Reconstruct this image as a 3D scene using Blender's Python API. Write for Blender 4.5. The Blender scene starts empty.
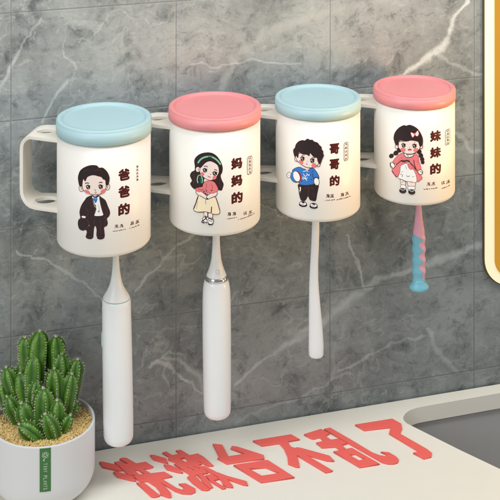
import bpy, bmesh, math, random
from mathutils import Vector, Matrix, noise
from mathutils.geometry import tessellate_polygon
random.seed(7)
sc = bpy.context.scene
col = sc.collection
PI = math.pi

# ------------------------------------------------------------------ camera geometry
FPX = 1400.0                       # focal length in photo pixels (photo is 500 px)
HOR = -330.0                       # horizon row: level camera with a shifted lens
c_ = 0.0357
D0 = 1.30
bp = 170.9 - 239 * c_
TH = math.atan(c_ * FPX / bp)
TILE_W = c_ * D0 / math.sin(TH)
TILE_H = 108.0 / FPX * D0
JOINT_Z = 19.0 / FPX * D0
FW = Vector((math.sin(TH), math.cos(TH), 0)); RT = Vector((math.cos(TH), -math.sin(TH), 0))
CAM = -D0 * (FW + RT * (-239 / FPX)); CAM.z = (464 - HOR) / FPX * D0

def ray(px, py):
    return FW + RT * ((px - 250) / FPX) + Vector((0, 0, -(py - HOR) / FPX))
def on_wall(px, py, off=0.0):
    d = ray(px, py); return CAM + d * ((-off - CAM.y) / d.y)
def on_level(px, py, z=0.0):
    d = ray(px, py); return CAM + d * ((z - CAM.z) / d.z)
def at_depth(px, py, D):
    return CAM + ray(px, py) * D
def depth_of(p): return (Vector(p) - CAM).dot(FW)
def mm_px(D): return D / FPX

# ------------------------------------------------------------------ materials
def nt_mat(name):
    m = bpy.data.materials.new(name); m.use_nodes = True
    nt = m.node_tree; b = nt.nodes['Principled BSDF']
    return m, nt, b
def plain(name, c, rough=0.45, metal=0.0, var=0.04, scale=40, bump=0.0, bscale=300, emit=None, estr=0, sub=0, coat=0, spec=None):
    m, nt, b = nt_mat(name)
    b.inputs['Roughness'].default_value = rough; b.inputs['Metallic'].default_value = metal
    N = nt.nodes; L = nt.links
    tc = N.new('ShaderNodeTexCoord')
    n = N.new('ShaderNodeTexNoise'); n.inputs['Scale'].default_value = scale; n.inputs['Detail'].default_value = 4
    L.new(tc.outputs['Object'], n.inputs['Vector'])
    r = N.new('ShaderNodeMix'); r.data_type = 'RGBA'
    r.inputs[6].default_value = (*[max(0, x * (1 - var)) for x in c], 1); r.inputs[7].default_value = (*[min(1, x * (1 + var)) for x in c], 1)
    L.new(n.outputs['Fac'], r.inputs[0]); L.new(r.outputs[2], b.inputs['Base Color'])
    if bump:
        n2 = N.new('ShaderNodeTexNoise'); n2.inputs['Scale'].default_value = bscale; n2.inputs['Detail'].default_value = 3
        L.new(tc.outputs['Object'], n2.inputs['Vector'])
        bm = N.new('ShaderNodeBump'); bm.inputs['Strength'].default_value = bump; bm.inputs['Distance'].default_value = 0.001
        L.new(n2.outputs['Fac'], bm.inputs['Height']); L.new(bm.outputs['Normal'], b.inputs['Normal'])
    if emit:
        b.inputs['Emission Color'].default_value = (*emit, 1); b.inputs['Emission Strength'].default_value = estr
    if sub:
        b.inputs['Subsurface Weight'].default_value = sub; b.inputs['Subsurface Radius'].default_value = (.004, .003, .002)
    if coat: b.inputs['Coat Weight'].default_value = coat
    if spec is not None: b.inputs['Specular IOR Level'].default_value = spec
    return m
def srgb(r, g, b):
    f = lambda x: (x / 255 / 12.92) if x / 255 <= .04045 else ((x / 255 + .055) / 1.055) ** 2.4
    return (f(r), f(g), f(b))

# ------------------------------------------------------------------ object helpers
def link(name, me, mat=None, parent=None, smooth=True):
    o = bpy.data.objects.new(name, me); col.objects.link(o)
    if mat:
        for m in (mat if isinstance(mat, (list, tuple)) else [mat]): me.materials.append(m)
    if smooth:
        me.polygons.foreach_set('use_smooth', [True] * len(me.polygons))
    if parent: o.parent = parent
    return o
def tag(o, label, cat, group=None):
    o['label'] = label; o['category'] = cat
    if group: o['group'] = group
    return o
def empty(name, loc):
    o = bpy.data.objects.new(name, None); o.empty_display_size = .01; o.location = loc; col.objects.link(o); return o
def mesh_of(bm, name='m'):
    me = bpy.data.meshes.new(name); bm.normal_update(); bm.to_mesh(me); bm.free(); return me
def lathe(bm, prof, n=96, cx=0, cy=0, sx=1, sy=1):
    """prof: list of (r,z); r==0 closes the end"""
    rings = []
    for r, z in prof:
        if r <= 1e-7: rings.append([bm.verts.new((cx, cy, z))])
        else: rings.append([bm.verts.new((cx + sx * r * math.cos(2 * PI * k / n), cy + sy * r * math.sin(2 * PI * k / n), z)) for k in range(n)])
    for a, b in zip(rings, rings[1:]):
        for k in range(n):
            k2 = (k + 1) % n
            if len(a) == 1 and len(b) == 1: break
            if len(a) == 1: bm.faces.new((a[0], b[k2], b[k]))
            elif len(b) == 1: bm.faces.new((a[k], a[k2], b[0]))
            else: bm.faces.new((a[k], a[k2], b[k2], b[k]))
    bmesh.ops.recalc_face_normals(bm, faces=bm.faces)
    return bm
def arc(cr, cz, rad, a0, a1, n=6):
    return [(cr + rad * math.cos(math.radians(a0 + (a1 - a0) * i / n)), cz + rad * math.sin(math.radians(a0 + (a1 - a0) * i / n))) for i in range(n + 1)]
def catmull(pts, n=5, closed=True):
    out = []; N = len(pts)
    rng = range(N) if closed else range(N - 1)
    for i in rng:
        g = lambda j: pts[j % N] if closed else pts[max(0, min(N - 1, j))]
        p0, p1, p2, p3 = g(i - 1), g(i), g(i + 1), g(i + 2)
        for k in range(n):
            t = k / n
            out.append(tuple(.5 * (2 * p1[d] + (p2[d] - p0[d]) * t + (2 * p0[d] - 5 * p1[d] + 4 * p2[d] - p3[d]) * t * t + (3 * p1[d] - p0[d] - 3 * p2[d] + p3[d]) * t ** 3) for d in range(len(p1))))
    if not closed: out.append(tuple(pts[-1]))
    return out
def curve_mesh(loops, ext, z0, bevel=0.0):
    """flat filled 2D curve (nested loops are holes), extruded; top lies at z0"""
    cu = bpy.data.curves.new('c', 'CURVE'); cu.dimensions = '2D'; cu.fill_mode = 'BOTH'; cu.extrude = ext; cu.bevel_depth = bevel; cu.bevel_resolution = 2; cu.offset = -bevel
    for lp in loops:
        s = cu.splines.new('POLY'); s.points.add(len(lp) - 1); s.use_cyclic_u = True
        for p, q in zip(s.points, lp): p.co = (q[0], q[1], 0, 1)
    o = bpy.data.objects.new('c', cu); col.objects.link(o)
    dg = bpy.context.evaluated_depsgraph_get(); dg.update()
    me = bpy.data.meshes.new_from_object(o.evaluated_get(dg))
    bpy.data.objects.remove(o); bpy.data.curves.remove(cu)
    bm = bmesh.new(); bm.from_mesh(me); bpy.data.meshes.remove(me)
    bmesh.ops.translate(bm, verts=bm.verts, vec=(0, 0, z0 - ext - bevel))
    return bm
_gl = {}
def glyph(ch, offset):
    """triangles of one character, scaled to a unit box: (verts2d, faces)"""
    key = (ch, offset)
    if key in _gl: return _gl[key]
    cu = bpy.data.curves.new('t', 'FONT'); cu.body = ch; cu.offset = offset; cu.resolution_u = 4
    o = bpy.data.objects.new('t', cu); col.objects.link(o)
    dg = bpy.context.evaluated_depsgraph_get(); dg.update()
    me = bpy.data.meshes.new_from_object(o.evaluated_get(dg))
    bm = bmesh.new(); bm.from_mesh(me); bmesh.ops.triangulate(bm, faces=bm.faces)
    bmesh.ops.remove_doubles(bm, verts=bm.verts, dist=1e-5)
    for q in range(1, 20):
        bmesh.ops.bisect_plane(bm, geom=bm.verts[:] + bm.edges[:] + bm.faces[:], plane_co=(q * .05, 0, 0), plane_no=(1, 0, 0), dist=1e-6)
    bm.verts.index_update()
    vs = [(v.co.x, v.co.y) for v in bm.verts]; fs = [[v.index for v in f.verts] for f in bm.faces]
    bm.free(); bpy.data.objects.remove(o); bpy.data.curves.remove(cu); bpy.data.meshes.remove(me)
    x0 = min(v[0] for v in vs); x1 = max(v[0] for v in vs); y0 = min(v[1] for v in vs); y1 = max(v[1] for v in vs)
    vs = [((v[0] - x0) / (x1 - x0) - .5, (v[1] - y0) / (y1 - y0) - .5) for v in vs]
    _gl[key] = (vs, fs, (x1 - x0) / (y1 - y0)); return _gl[key]

# ------------------------------------------------------------------ WALL (marble tiles)
def wall_material():
    m, nt, b = nt_mat('grey_marble_tile'); N = nt.nodes; L = nt.links
    def mth(op, a, b2=None, c=None, clamp=False):
        n = N.new('ShaderNodeMath'); n.operation = op; n.use_clamp = clamp
        for i, v in enumerate((a, b2, c)):
            if v is None: continue
            if isinstance(v, (int, float)): n.inputs[i].default_value = v
            else: L.new(v, n.inputs[i])
        return n.outputs[0]
    def vm(op, a, b2=None, s=None):
        n = N.new('ShaderNodeVectorMath'); n.operation = op
        for i, v in enumerate((a, b2)):
            if v is None: continue
            if isinstance(v, (tuple, Vector)): n.inputs[i].default_value = v
            else: L.new(v, n.inputs[i])
        if s is not None:
            if isinstance(s, (int, float)): n.inputs['Scale'].default_value = s
            else: L.new(s, n.inputs['Scale'])
        return n
    def noise_(vec, scale, detail=5, rough=.55, dist=0):
        n = N.new('ShaderNodeTexNoise'); n.inputs['Scale'].default_value = scale; n.inputs['Detail'].default_value = detail
        n.inputs['Roughness'].default_value = rough; n.inputs['Distortion'].default_value = dist
        L.new(vec, n.inputs['Vector']); return n
    def mr(v, a, b2, c, d, smooth=True):
        n = N.new('ShaderNodeMapRange'); n.interpolation_type = 'SMOOTHSTEP' if smooth else 'LINEAR'
        L.new(v, n.inputs[0])
        for i, x in enumerate((a, b2, c, d)): n.inputs[i + 1].default_value = x
        return n.outputs[0]
    def mix(f, a, b2):
        n = N.new('ShaderNodeMix'); n.data_type = 'RGBA'
        if isinstance(f, (int, float)): n.inputs[0].default_value = f
        else: L.new(f, n.inputs[0])
        for i, v in ((6, a), (7, b2)):
            if isinstance(v, tuple): n.inputs[i].default_value = (*v, 1)
            else: L.new(v, n.inputs[i])
        return n.outputs[2]
    tc = N.new('ShaderNodeTexCoord').outputs['Object']
    # warped coordinates
    w1 = noise_(tc, 9, 3); w2 = noise_(tc, 45, 5)
    wv = vm('SCALE', vm('SUBTRACT', w1.outputs['Color'], (.5, .5, .5)).outputs[0], s=.05).outputs[0]
    wv2 = vm('SCALE', vm('SUBTRACT', w2.outputs['Color'], (.5, .5, .5)).outputs[0], s=.018).outputs[0]
    P = vm('ADD', vm('ADD', tc, wv).outputs[0], wv2).outputs[0]
    Ps = vm('ADD', tc, vm('SCALE', wv2, s=.9).outputs[0]).outputs[0]
    # cloudy base
    big = noise_(P, 7, 8, .62).outputs['Fac']
    med = noise_(P, 34, 8, .7).outputs['Fac']
    fine = noise_(tc, 170, 6, .75).outputs['Fac']
    colr = mix(mr(big, .3, .72, 0, 1), srgb(97, 104, 105), srgb(164, 170, 170))
    streak = noise_(vm('MULTIPLY', P, (1, 1, 1.9)).outputs[0], 60, 9, .78, .6).outputs['Fac']
    speck = noise_(tc, 420, 5, .8).outputs['Fac']
    colr = mix(mr(med, .35, .75, 0, .5), colr, srgb(166, 172, 171))
    colr = mix(mr(med, .5, .26, 0, .75), colr, srgb(66, 73, 75))
    colr = mix(mr(streak, .53, .70, 0, .7), colr, srgb(184, 189, 187))
    colr = mix(mr(streak, .47, .28, 0, .7), colr, srgb(62, 68, 69))
    colr = mix(mr(fine, .52, .8, 0, .5), colr, srgb(182, 187, 186))
    colr = mix(mr(fine, .48, .2, 0, .5), colr, srgb(62, 68, 69))
    colr = mix(mr(speck, .55, .75, 0, .3), colr, srgb(190, 194, 192))
    colr = mix(mr(speck, .45, .25, 0, .3), colr, srgb(58, 63, 64))
    # thin crackle veins from ridged noise
    def ridge(scale, seed, w, amount, cc):
        nonlocal colr
        off = vm('ADD', P, (seed, seed * .37, seed * 1.7)).outputs[0]
        v = noise_(off, scale, 3, .5).outputs['Fac']
        d = mth('ABSOLUTE', mth('SUBTRACT', v, .5))
        msk = noise_(off, scale * .8, 2).outputs['Fac']
        f = mth('MULTIPLY', mr(mth('ADD', d, mth('MULTIPLY', mth('ABSOLUTE', mth('SUBTRACT', streak, .5)), .06)), 0, w, amount, 0), mr(msk, .45, .66, 0, 1))
        colr = mix(f, colr, cc)
    ridge(9, 3.1, .010, .5, srgb(196, 200, 197))
    ridge(17, 8.3, .012, .42, srgb(182, 187, 184))
    ridge(26, 5.9, .02, .45, srgb(175, 180, 177))
    ridge(14, 1.7, .010, .3, srgb(58, 63, 63))
    # the large veins seen in the slab
    def seg(a, b2, w):
        a = Vector((a.x, 0, a.z)); b2 = Vector((b2.x, 0, b2.z)); ab = b2 - a
        pa = vm('SUBTRACT', Pflat, tuple(a)).outputs[0]
        t = mth('MULTIPLY', vm('DOT_PRODUCT', pa, tuple(ab)).outputs['Value'], 1 / ab.dot(ab), clamp=True)
        pr = vm('SCALE', tuple(ab), s=t).outputs[0]
        d = vm('LENGTH', vm('SUBTRACT', pa, pr).outputs[0]).outputs['Value']
        return mth('DIVIDE', d, w)
    sx = N.new('ShaderNodeSeparateXYZ'); L.new(Ps, sx.inputs[0])
    cx = N.new('ShaderNodeCombineXYZ'); L.new(sx.outputs[0], cx.inputs[0]); L.new(sx.outputs[2], cx.inputs[2])
    Pflat = cx.outputs[0]
    def vein(pts, ws, amt, cc=srgb(204, 211, 212)):
        nonlocal colr
        d = None
        for (p, q), w in zip(zip(pts, pts[1:]), ws):
            s = seg(on_wall(*p), on_wall(*q), w * .001)
            d = s if d is None else mth('MINIMUM', d, s)
        d = mth('ADD', d, mth('ADD', mth('MULTIPLY', mth('SUBTRACT', fine, .5), .9), mth('MULTIPLY', mth('SUBTRACT', streak, .5), 1.5)))
        f = mth('MULTIPLY', mr(d, .1, 1.05, amt, 0), mr(med, .3, .6, .5, 1))
        colr = mix(f, colr, cc)
    vein([(222, 88), (233, 62), (262, 36), (312, 16), (362, 4), (420, -12)], [5, 6, 8, 8, 7], .62, srgb(176, 181, 178))
    vein([(390, 84), (410, 68), (437, 53), (446, 40), (456, 16), (468, 0)], [2.5, 5, 6, 4, 3], .78, srgb(222, 228, 228))
    vein([(437, 53), (462, 70), (500, 78)], [2.5, 3], .4)
    vein([(236, 384), (275, 352), (322, 322)], [2.5, 5], .65)
    vein([(322, 322), (352, 298), (378, 280), (430, 263), (482, 244)], [6, 7, 4, 6], .62, srgb(200, 207, 208))
    vein([(366, 286), (357, 262), (346, 236)], [2, 1.5], .6)
    vein([(150, 366), (158, 360), (168, 364), (174, 374), (186, 380)], [2.5, 3.5, 3, 2], .6, srgb(214, 219, 216))
    vein([(168, 364), (164, 376), (170, 388)], [2, 1.5], .45); vein([(158, 360), (170, 352), (182, 356)], [2, 1.5], .45); vein([(186, 380), (196, 392), (210, 396)], [2.5, 1.5], .5)
    vein([(165, 356), (186, 366), (203, 382), (214, 402)], [3, 4, 4], .6, srgb(196, 202, 199))
    vein([(136, 290), (152, 272), (172, 250), (196, 232)], [2, 2, 2], .5)
    vein([(18, 250), (48, 262), (84, 282), (100, 300)], [1.5, 2, 1.5], .5)
    vein([(0, 92), (14, 62), (22, 44), (40, 20)], [3, 3, 2], .55)
    vein([(44, 122), (52, 98), (66, 82)], [2.5, 2.5], .5)
    vein([(190, 64), (218, 66), (250, 60), (300, 64)], [1.5, 1.5, 1.5], .45)
    vein([(428, 330), (440, 352), (458, 372)], [3.5, 4], .42)
    vein([(340, 372), (372, 356), (392, 342), (420, 336)], [2, 2.5, 2], .45)
    vein([(236, 420), (300, 396), (350, 372)], [2, 2], .35)
    vein([(455, 130), (470, 150), (500, 160)], [3, 3], .5)
    # tile joints
    sp = N.new('ShaderNodeSeparateXYZ'); L.new(tc, sp.inputs[0])
    def joint(v, period, off):
        q = mth('MODULO', mth('ADD', v, period * 40.5 - off), period)
        return mth('ABSOLUTE', mth('SUBTRACT', q, period * .5))
    jx = joint(sp.outputs[0], TILE_W, 0); jz = joint(sp.outputs[2], TILE_H, JOINT_Z)
    j = mth('MINIMUM', jx, jz)
    jl = mr(j, .0004, .0008, 1, 0); jw = mr(j, .0006, .0016, .28, 0)
    colr = mix(jw, colr, srgb(172, 177, 174))
    colr = mix(mth('MULTIPLY', jl, .45), colr, srgb(70, 75, 75))
    L.new(colr, b.inputs['Base Color'])
    L.new(mr(med, .3, .7, .34, .5), b.inputs['Roughness'])
    b.inputs['Specular IOR Level'].default_value = .3
    bu = N.new('ShaderNodeBump'); bu.inputs['Strength'].default_value = .5; bu.inputs['Distance'].default_value = .0008
    h = mth('ADD', mth('MULTIPLY', fine, .12), mth('MULTIPLY', mr(j, .0003, .0012, -.6, 0), 1))
    L.new(h, bu.inputs['Height']); L.new(bu.outputs[0], b.inputs['Normal'])
    return m
bm = bmesh.new()
v = [bm.verts.new(p) for p in ((-1.2, 0, -.05), (2.2, 0, -.05), (2.2, 0, 1.4), (-1.2, 0, 1.4))]
bm.faces.new(v)
wall = link('wall', mesh_of(bm), wall_material(), smooth=False); wall['kind'] = 'structure'

# ------------------------------------------------------------------ COUNTERTOP + SINK
M_counter = plain('cream_solid_surface', srgb(250, 246, 234), .30, var=.015, scale=60, bump=.05, bscale=500)
sink_px = [(640, 367.5), (500, 393), (426, 406), (417, 407.8), (410, 410.2), (405.5, 413.4), (403.2, 417), (403.6, 420.2), (406, 422.8), (410, 425), (460, 450), (500, 469), (560, 497.5), (700, 560), (860, 500)]
sink_xy = [tuple(on_level(*p).xy) for p in sink_px]
# widen the far side of the opening into a closed basin shape
outer = [(-1.2, -.002), (2.2, -.002), (2.2, -.75), (-1.2, -.75)]
bm = curve_mesh([outer, sink_xy], .0078, 0)
counter = link('countertop', mesh_of(bm), M_counter, smooth=False)
tag(counter, 'long cream solid surface countertop below the marble wall with a sink cut into it', 'countertop')
M_steel = plain('brushed_sink_steel', srgb(188, 188, 188), .36, metal=.25, var=.05, scale=80)
bm = bmesh.new()
ctr = Vector((sum(p[0] for p in sink_xy) / len(sink_xy), sum(p[1] for p in sink_xy) / len(sink_xy)))
def ring_at(off, z, k=1.0):
    out = []
    for p in sink_xy:
        d = Vector(p) - ctr; q = ctr + d * k + d.normalized() * off
        out.append(bm.verts.new((q.x, q.y, z)))
    return out
rs = [ring_at(.02, -.0162), ring_at(.004, -.0162), ring_at(.003, -.02), ring_at(-.004, -.12), ring_at(-.012, -.15), ring_at(-.04, -.163), ring_at(0, -.17, .3)]
for a, b2 in zip(rs, rs[1:]):
    for k in range(len(a)): bm.faces.new((a[k], a[(k + 1) % len(a)], b2[(k + 1) % len(a)], b2[k]))
bm.faces.new(rs[-1])
bmesh.ops.recalc_face_normals(bm, faces=bm.faces)
link('sink_basin', mesh_of(bm), M_steel, counter)

# ------------------------------------------------------------------ MIRROR CABINET edge at the right
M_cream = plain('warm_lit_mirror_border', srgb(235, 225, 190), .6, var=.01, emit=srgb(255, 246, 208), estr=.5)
M_ochre = plain('painted_amber_reflection', srgb(120, 84, 28), .8, var=.02, emit=srgb(214, 156, 56), estr=.72, spec=.1)  # warm reflection painted as amber colour and emission; the face is no lamp
M_edge = plain('dark_bronze_edge', srgb(92, 82, 52), .4)
def rrect(x0, z0, x1, z1, r, n=10):
    pts = []
    for cx_, cz_, a in ((x0 + r, z0 + r, 180), (x1 - r, z0 + r, 270), (x1 - r, z1 - r, 0), (x0 + r, z1 - r, 90)):
        for i in range(n + 1):
            t = math.radians(a + 90 * i / n); pts.append((cx_ + r * math.cos(t), cz_ + r * math.sin(t)))
    return pts
def wall_plate(loops, t, y, mat, name, parent):
    bm = curve_mesh(loops, t / 2, 0)
    for vv in bm.verts:
        x, yy, z = vv.co; vv.co = (x, y + z * -1 - t if False else y - (z + t), yy)
    bmesh.ops.recalc_face_normals(bm, faces=bm.faces)
    return link(name, mesh_of(bm), mat, parent, smooth=False)
mA = on_wall(482.4, 288.5); mB = on_wall(492.8, 277.5); zt = .95
mir = empty('wall_mirror', (mA.x + .3, 0, mA.z))
def sub_par(o, root):
    o.data.transform(Matrix.Translation(-Vector(root.location)))
S = .0011
x1 = mA.x + .62
o = wall_plate([rrect(mA.x, mA.z, x1, zt, .031)], .0026, 0, M_edge, 'frame', mir); sub_par(o, mir)
bw = mB.x - mA.x
o = wall_plate([rrect(mA.x + .0012, mA.z + .0012, x1 - .0012, zt - .0012, .030)], .0012, -.0026, M_cream, 'light_border', mir); sub_par(o, mir)
o = wall_plate([rrect(mB.x, mB.z, x1 - bw, zt - bw, .020)], .0008, -.0038, M_ochre, 'mirror_face', mir); sub_par(o, mir)
tag(mir, 'wall mirror with painted amber reflection, rounded corner and glowing cream border at the right edge', 'mirror')

# ------------------------------------------------------------------ CUPS
M_cup = plain('cream_plastic', srgb(230, 226, 218), .42, var=.012, scale=30, sub=.0, bump=.02, bscale=900)
M_hand = plain('beige_handle_plastic', srgb(232, 225, 212), .45, var=.02, scale=30)
M_blue = plain('pastel_blue_lid', srgb(166, 196, 201), .45, var=.025, scale=60, bump=.03, bscale=700)
M_pink = plain('coral_pink_lid', srgb(222, 138, 140), .45, var=.025, scale=60, bump=.03, bscale=700)
INK = {k: plain('print_' + k, c, .55, var=.02, spec=.25) for k, c in dict(
    hair=srgb(48, 34, 36), line=srgb(70, 40, 40), skin=srgb(250, 230, 220), blush=srgb(238, 128, 124), white=srgb(250, 248, 244),
    suit=srgb(52, 38, 40), seam=srgb(96, 52, 56), tie=srgb(56, 120, 200), pink=srgb(234, 128, 132), darkpink=srgb(196, 84, 92), green=srgb(140, 204, 172), darkgreen=srgb(40, 96, 70),
    skirt=srgb(250, 232, 198), blue=srgb(56, 124, 204), red=srgb(206, 52, 44), text=srgb(78, 20, 24), lips=srgb(208, 70, 76), grey=srgb(150, 144, 140)).items()}
INKS = list(INK); INKM = list(INK.values())

class Print:
    """flat ink shapes, traced in photo rows and columns, wrapped round one cup"""
    def __init__(s, cup): s.cup = cup; s.bm = bmesh.new(); s.k = 0
    def put(s, verts, faces, ink):
        s.k += 1; off = .00006 + s.k * .000009
        vs = [s.bm.verts.new(s.cup.wrap(p[0], p[1], off)) for p in verts]
        mi = INKS.index(ink)
        for f in faces:
            try:
                fc = s.bm.faces.new([vs[i] for i in f]); fc.material_index = mi
            except ValueError: pass
    def poly(s, ink, pts, smooth=True, n=4):
        if smooth: pts = catmull(pts, n)
        b = bmesh.new(); vv = [b.verts.new((p[0], p[1], 0)) for p in pts]
        for t in tessellate_polygon([[Vector((p[0], p[1], 0)) for p in pts]]):
            try: b.faces.new([vv[i] for i in t])
            except ValueError: pass
        x0 = min(p[0] for p in pts); x1_ = max(p[0] for p in pts)
        x = math.floor(x0) + 1
        while x < x1_:
            bmesh.ops.bisect_plane(b, geom=b.verts[:] + b.edges[:] + b.faces[:], plane_co=(x, 0, 0), plane_no=(1, 0, 0), dist=1e-5)
            x += 1.5
        b.verts.index_update()
        s.put([(q.co.x, q.co.y) for q in b.verts], [[q.index for q in f.verts] for f in b.faces], ink); b.free()
    def ell(s, ink, x, y, rx, ry, rot=0):
        ca, sa = math.cos(math.radians(rot)), math.sin(math.radians(rot))
        s.poly(ink, [(x + rx * math.cos(t) * ca - ry * math.sin(t) * sa, y + rx * math.cos(t) * sa + ry * math.sin(t) * ca) for t in [2 * PI * i / 18 for i in range(18)]], False)
    def line(s, ink, pts, w, smooth=True):
        if smooth and len(pts) > 2: pts = catmull(pts, 4, False)
        L_, R_ = [], []
        for i, p in enumerate(pts):
            a = Vector(pts[max(0, i - 1)]); b = Vector(pts[min(len(pts) - 1, i + 1)])
            d = (b - a).normalized(); nrm = Vector((-d.y, d.x))
            ww = w * .5 * (.55 if i in (0, len(pts) - 1) else 1)
            L_.append(tuple(Vector(p) + nrm * ww)); R_.append(tuple(Vector(p) - nrm * ww))
        s.poly(ink, L_ + R_[::-1], False)
    def out(s, ink, edge, pts, w=.6, **k):
        s.poly(ink, pts, **k)
        q = catmull(pts, 4); s.line(edge, q + [q[0]], w, False)
    def done(s, name):
        me = mesh_of(s.bm, name)
        o = link(name, me, INKM, s.cup.root, smooth=False); return o

class Cup: pass
HANDLE_YAW = math.radians(12)
def make_cup(axis_px, half_px, ytop, ybot, mat_lid, label):
    c = Cup()
    # the axis stands 57 mm in front of the wall
    p = on_wall(axis_px, ytop, .057)
    D = depth_of(p); c.D = D; k = mm_px(D)
    c.R = half_px * k; c.ztop = p.z; c.zbot = p.z - (ybot - ytop) * k; c.H = c.ztop - c.zbot
    c.ax = Vector((p.x, p.y))
    c.root = empty('toothbrush_cup', (p.x, p.y, c.zbot)); tag(c.root, label, 'cup', 'toothbrush cups hung in a row on the wall')
    R = c.R; H = c.H; Rb = R * .982; c.Rb = Rb
    lidh = H * (.122 if axis_px < 150 else .108)
    # body: hollow, open below
    bm = bmesh.new(); zt = H - lidh - .0004
    t = .0022
    prof = [(0, zt - .004 - t)] + [(Rb - t - .002, zt - .004 - t), (Rb - t - .002, .006), (Rb - t - .0024, .0012), (Rb - .0052, .0003), (Rb - .0046, 0)] + \
           arc(Rb - .0042, .0042, .0042, -84, 0, 8) + [(Rb, .02), (Rb, zt - .002)] + arc(Rb - .002, zt - .002, .002, 0, 90, 4) + [(0, zt)]
    lathe(bm, prof, 128)
    link('body', mesh_of(bm), M_cup, c.root)
    # lid with soft rim and sunken disc
    bm = bmesh.new(); z0 = H - lidh; r1 = .0022
    prof = [(0, z0 + .0006), (R - .003, z0 + .0006), (R - .0008, z0), (R, z0 + .0008), (R, H - r1)] + arc(R - r1, H - r1, r1, 0, 90, 7) + \
           [(R * .895, H), (R * .885, H - .0003), (R * .872, H - .0012), (R * .86, H - .0019), (R * .845, H - .0022), (R * .82, H - .00215), (R * .5, H - .0020), (0, H - .0019)]
    lathe(bm, prof, 128)
    link('lid', mesh_of(bm), mat_lid, c.root)
    # strap handle
    zA = H * (1 - .168); zB = H * .268; xo = R * 1.74; rc = R * .30
    path = [(R * .86, zA)]
    path += [(xo - rc * 1.15, zA)] + [(xo - rc + rc * math.cos(math.radians(a)), zA - rc + rc * math.sin(math.radians(a))) for a in (75, 60, 45, 30, 15)] + [(xo, zA - rc * 1.15)]
    path += [(xo, zB + rc * 1.15)] + [(xo - rc + rc * math.cos(math.radians(a)), zB + rc + rc * math.sin(math.radians(a))) for a in (-15, -30, -45, -60, -75)] + [(xo - rc * 1.15, zB)]
    path += [(R * .86, zB)]
    bm = bmesh.new(); rows = []
    for i, (x, z) in enumerate(path):
        a = Vector(path[max(0, i - 1)]); b = Vector(path[min(len(path) - 1, i + 1)]); d = (b - a).normalized(); n = Vector((d.y, -d.x))
        th = .0016
        f = min(1, max(0, (x - R) / (xo - R)))
        hw = R * (.46 - .20 * f ** 1.6)
        row = []
        for sy, sn in ((-hw, -th), (-hw, th), (hw, th), (hw, -th)):
            row.append(bm.verts.new((-(x + n.x * sn), sy, z + n.y * sn)))
        rows.append(row)
    for a, b in zip(rows, rows[1:]):
        for q in range(4): bm.faces.new((a[q], a[(q + 1) % 4], b[(q + 1) % 4], b[q]))
    bm.faces.new(rows[0]); bm.faces.new(rows[-1][::-1]); bmesh.ops.recalc_face_normals(bm, faces=bm.faces)
    rotz = Matrix.Rotation(-TH - HANDLE_YAW, 4, 'Z')
    bm.transform(rotz)
    h = link('handle', mesh_of(bm), M_hand, c.root, smooth=False)
    # leaf shaped slots through both arms
    bm = bmesh.new()
    for z in (zA, zB):
        n = 24; cxh = -(R * 1.275); la = R * (.20 if z == zA else .235); lb = R * (.15 if z == zA else .2)
        ra, rb = [], []
        for q in range(n):
            t_ = 2 * PI * q / n; x = cxh + la * math.cos(t_); y = lb * math.copysign(abs(math.sin(t_)) ** 1.35, math.sin(t_)) + .002 * math.cos(t_)
            ra.append(bm.verts.new((x, y, z - .008))); rb.append(bm.verts.new((x, y, z + .008)))
        for q in range(n): bm.faces.new((ra[q], ra[(q + 1) % n], rb[(q + 1) % n], rb[q]))
        bm.faces.new(ra[::-1]); bm.faces.new(rb)
    bmesh.ops.recalc_face_normals(bm, faces=bm.faces); bm.transform(rotz)
    cut = link('cut', mesh_of(bm), None, c.root, smooth=False)
    md = h.modifiers.new('b', 'BOOLEAN'); md.operation = 'DIFFERENCE'; md.object = cut; md.solver = 'EXACT'
    bv = h.modifiers.new('v', 'BEVEL'); bv.width = .0009; bv.segments = 3; bv.limit_method = 'ANGLE'; bv.angle_limit = math.radians(50)
    dg = bpy.context.evaluated_depsgraph_get(); dg.update()
    me = bpy.data.meshes.new_from_object(h.evaluated_get(dg)); h.modifiers.clear(); h.data = me
    me.polygons.foreach_set('use_smooth', [True] * len(me.polygons))
    bpy.data.objects.remove(cut)
    try: me.set_sharp_from_angle(angle=math.radians(40))
    except Exception: pass
    # small pad that carries the cup on the wall, hidden behind the body
    bm = bmesh.new(); bmesh.ops.create_cube(bm, size=1)
    bmesh.ops.scale(bm, vec=(.03, .057 - Rb + .003, H * .4), verts=bm.verts)
    bmesh.ops.translate(bm, vec=(0, (.057 + Rb - .003) / 2 - .0002, H * .5), verts=bm.verts)
    bmesh.ops.bevel(bm, geom=bm.edges, offset=.002, segments=2, affect='EDGES')
    link('wall_mount', mesh_of(bm), M_cup, c.root, smooth=False)
    o2 = Vector((CAM.x - c.ax.x, CAM.y - c.ax.y))
    def wrap(px, py, off):
        d = ray(px, py); d2 = Vector((d.x, d.y)); r = Rb + off
        A = d2.dot(d2); B = 2 * o2.dot(d2); Cc = o2.dot(o2) - r * r
        disc = max(0, B * B - 4 * A * Cc); t = (-B - math.sqrt(disc)) / (2 * A)
        w = CAM + d * t
        return (w.x - c.ax.x, w.y - c.ax.y, w.z - c.zbot)
    c.wrap = wrap
    def wrap_c(phi, z, off):   # cylinder coordinates
        r = Rb + off; return (r * math.sin(phi), -r * math.cos(phi), z)
    c.wrap_c = wrap_c
    return c

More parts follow.
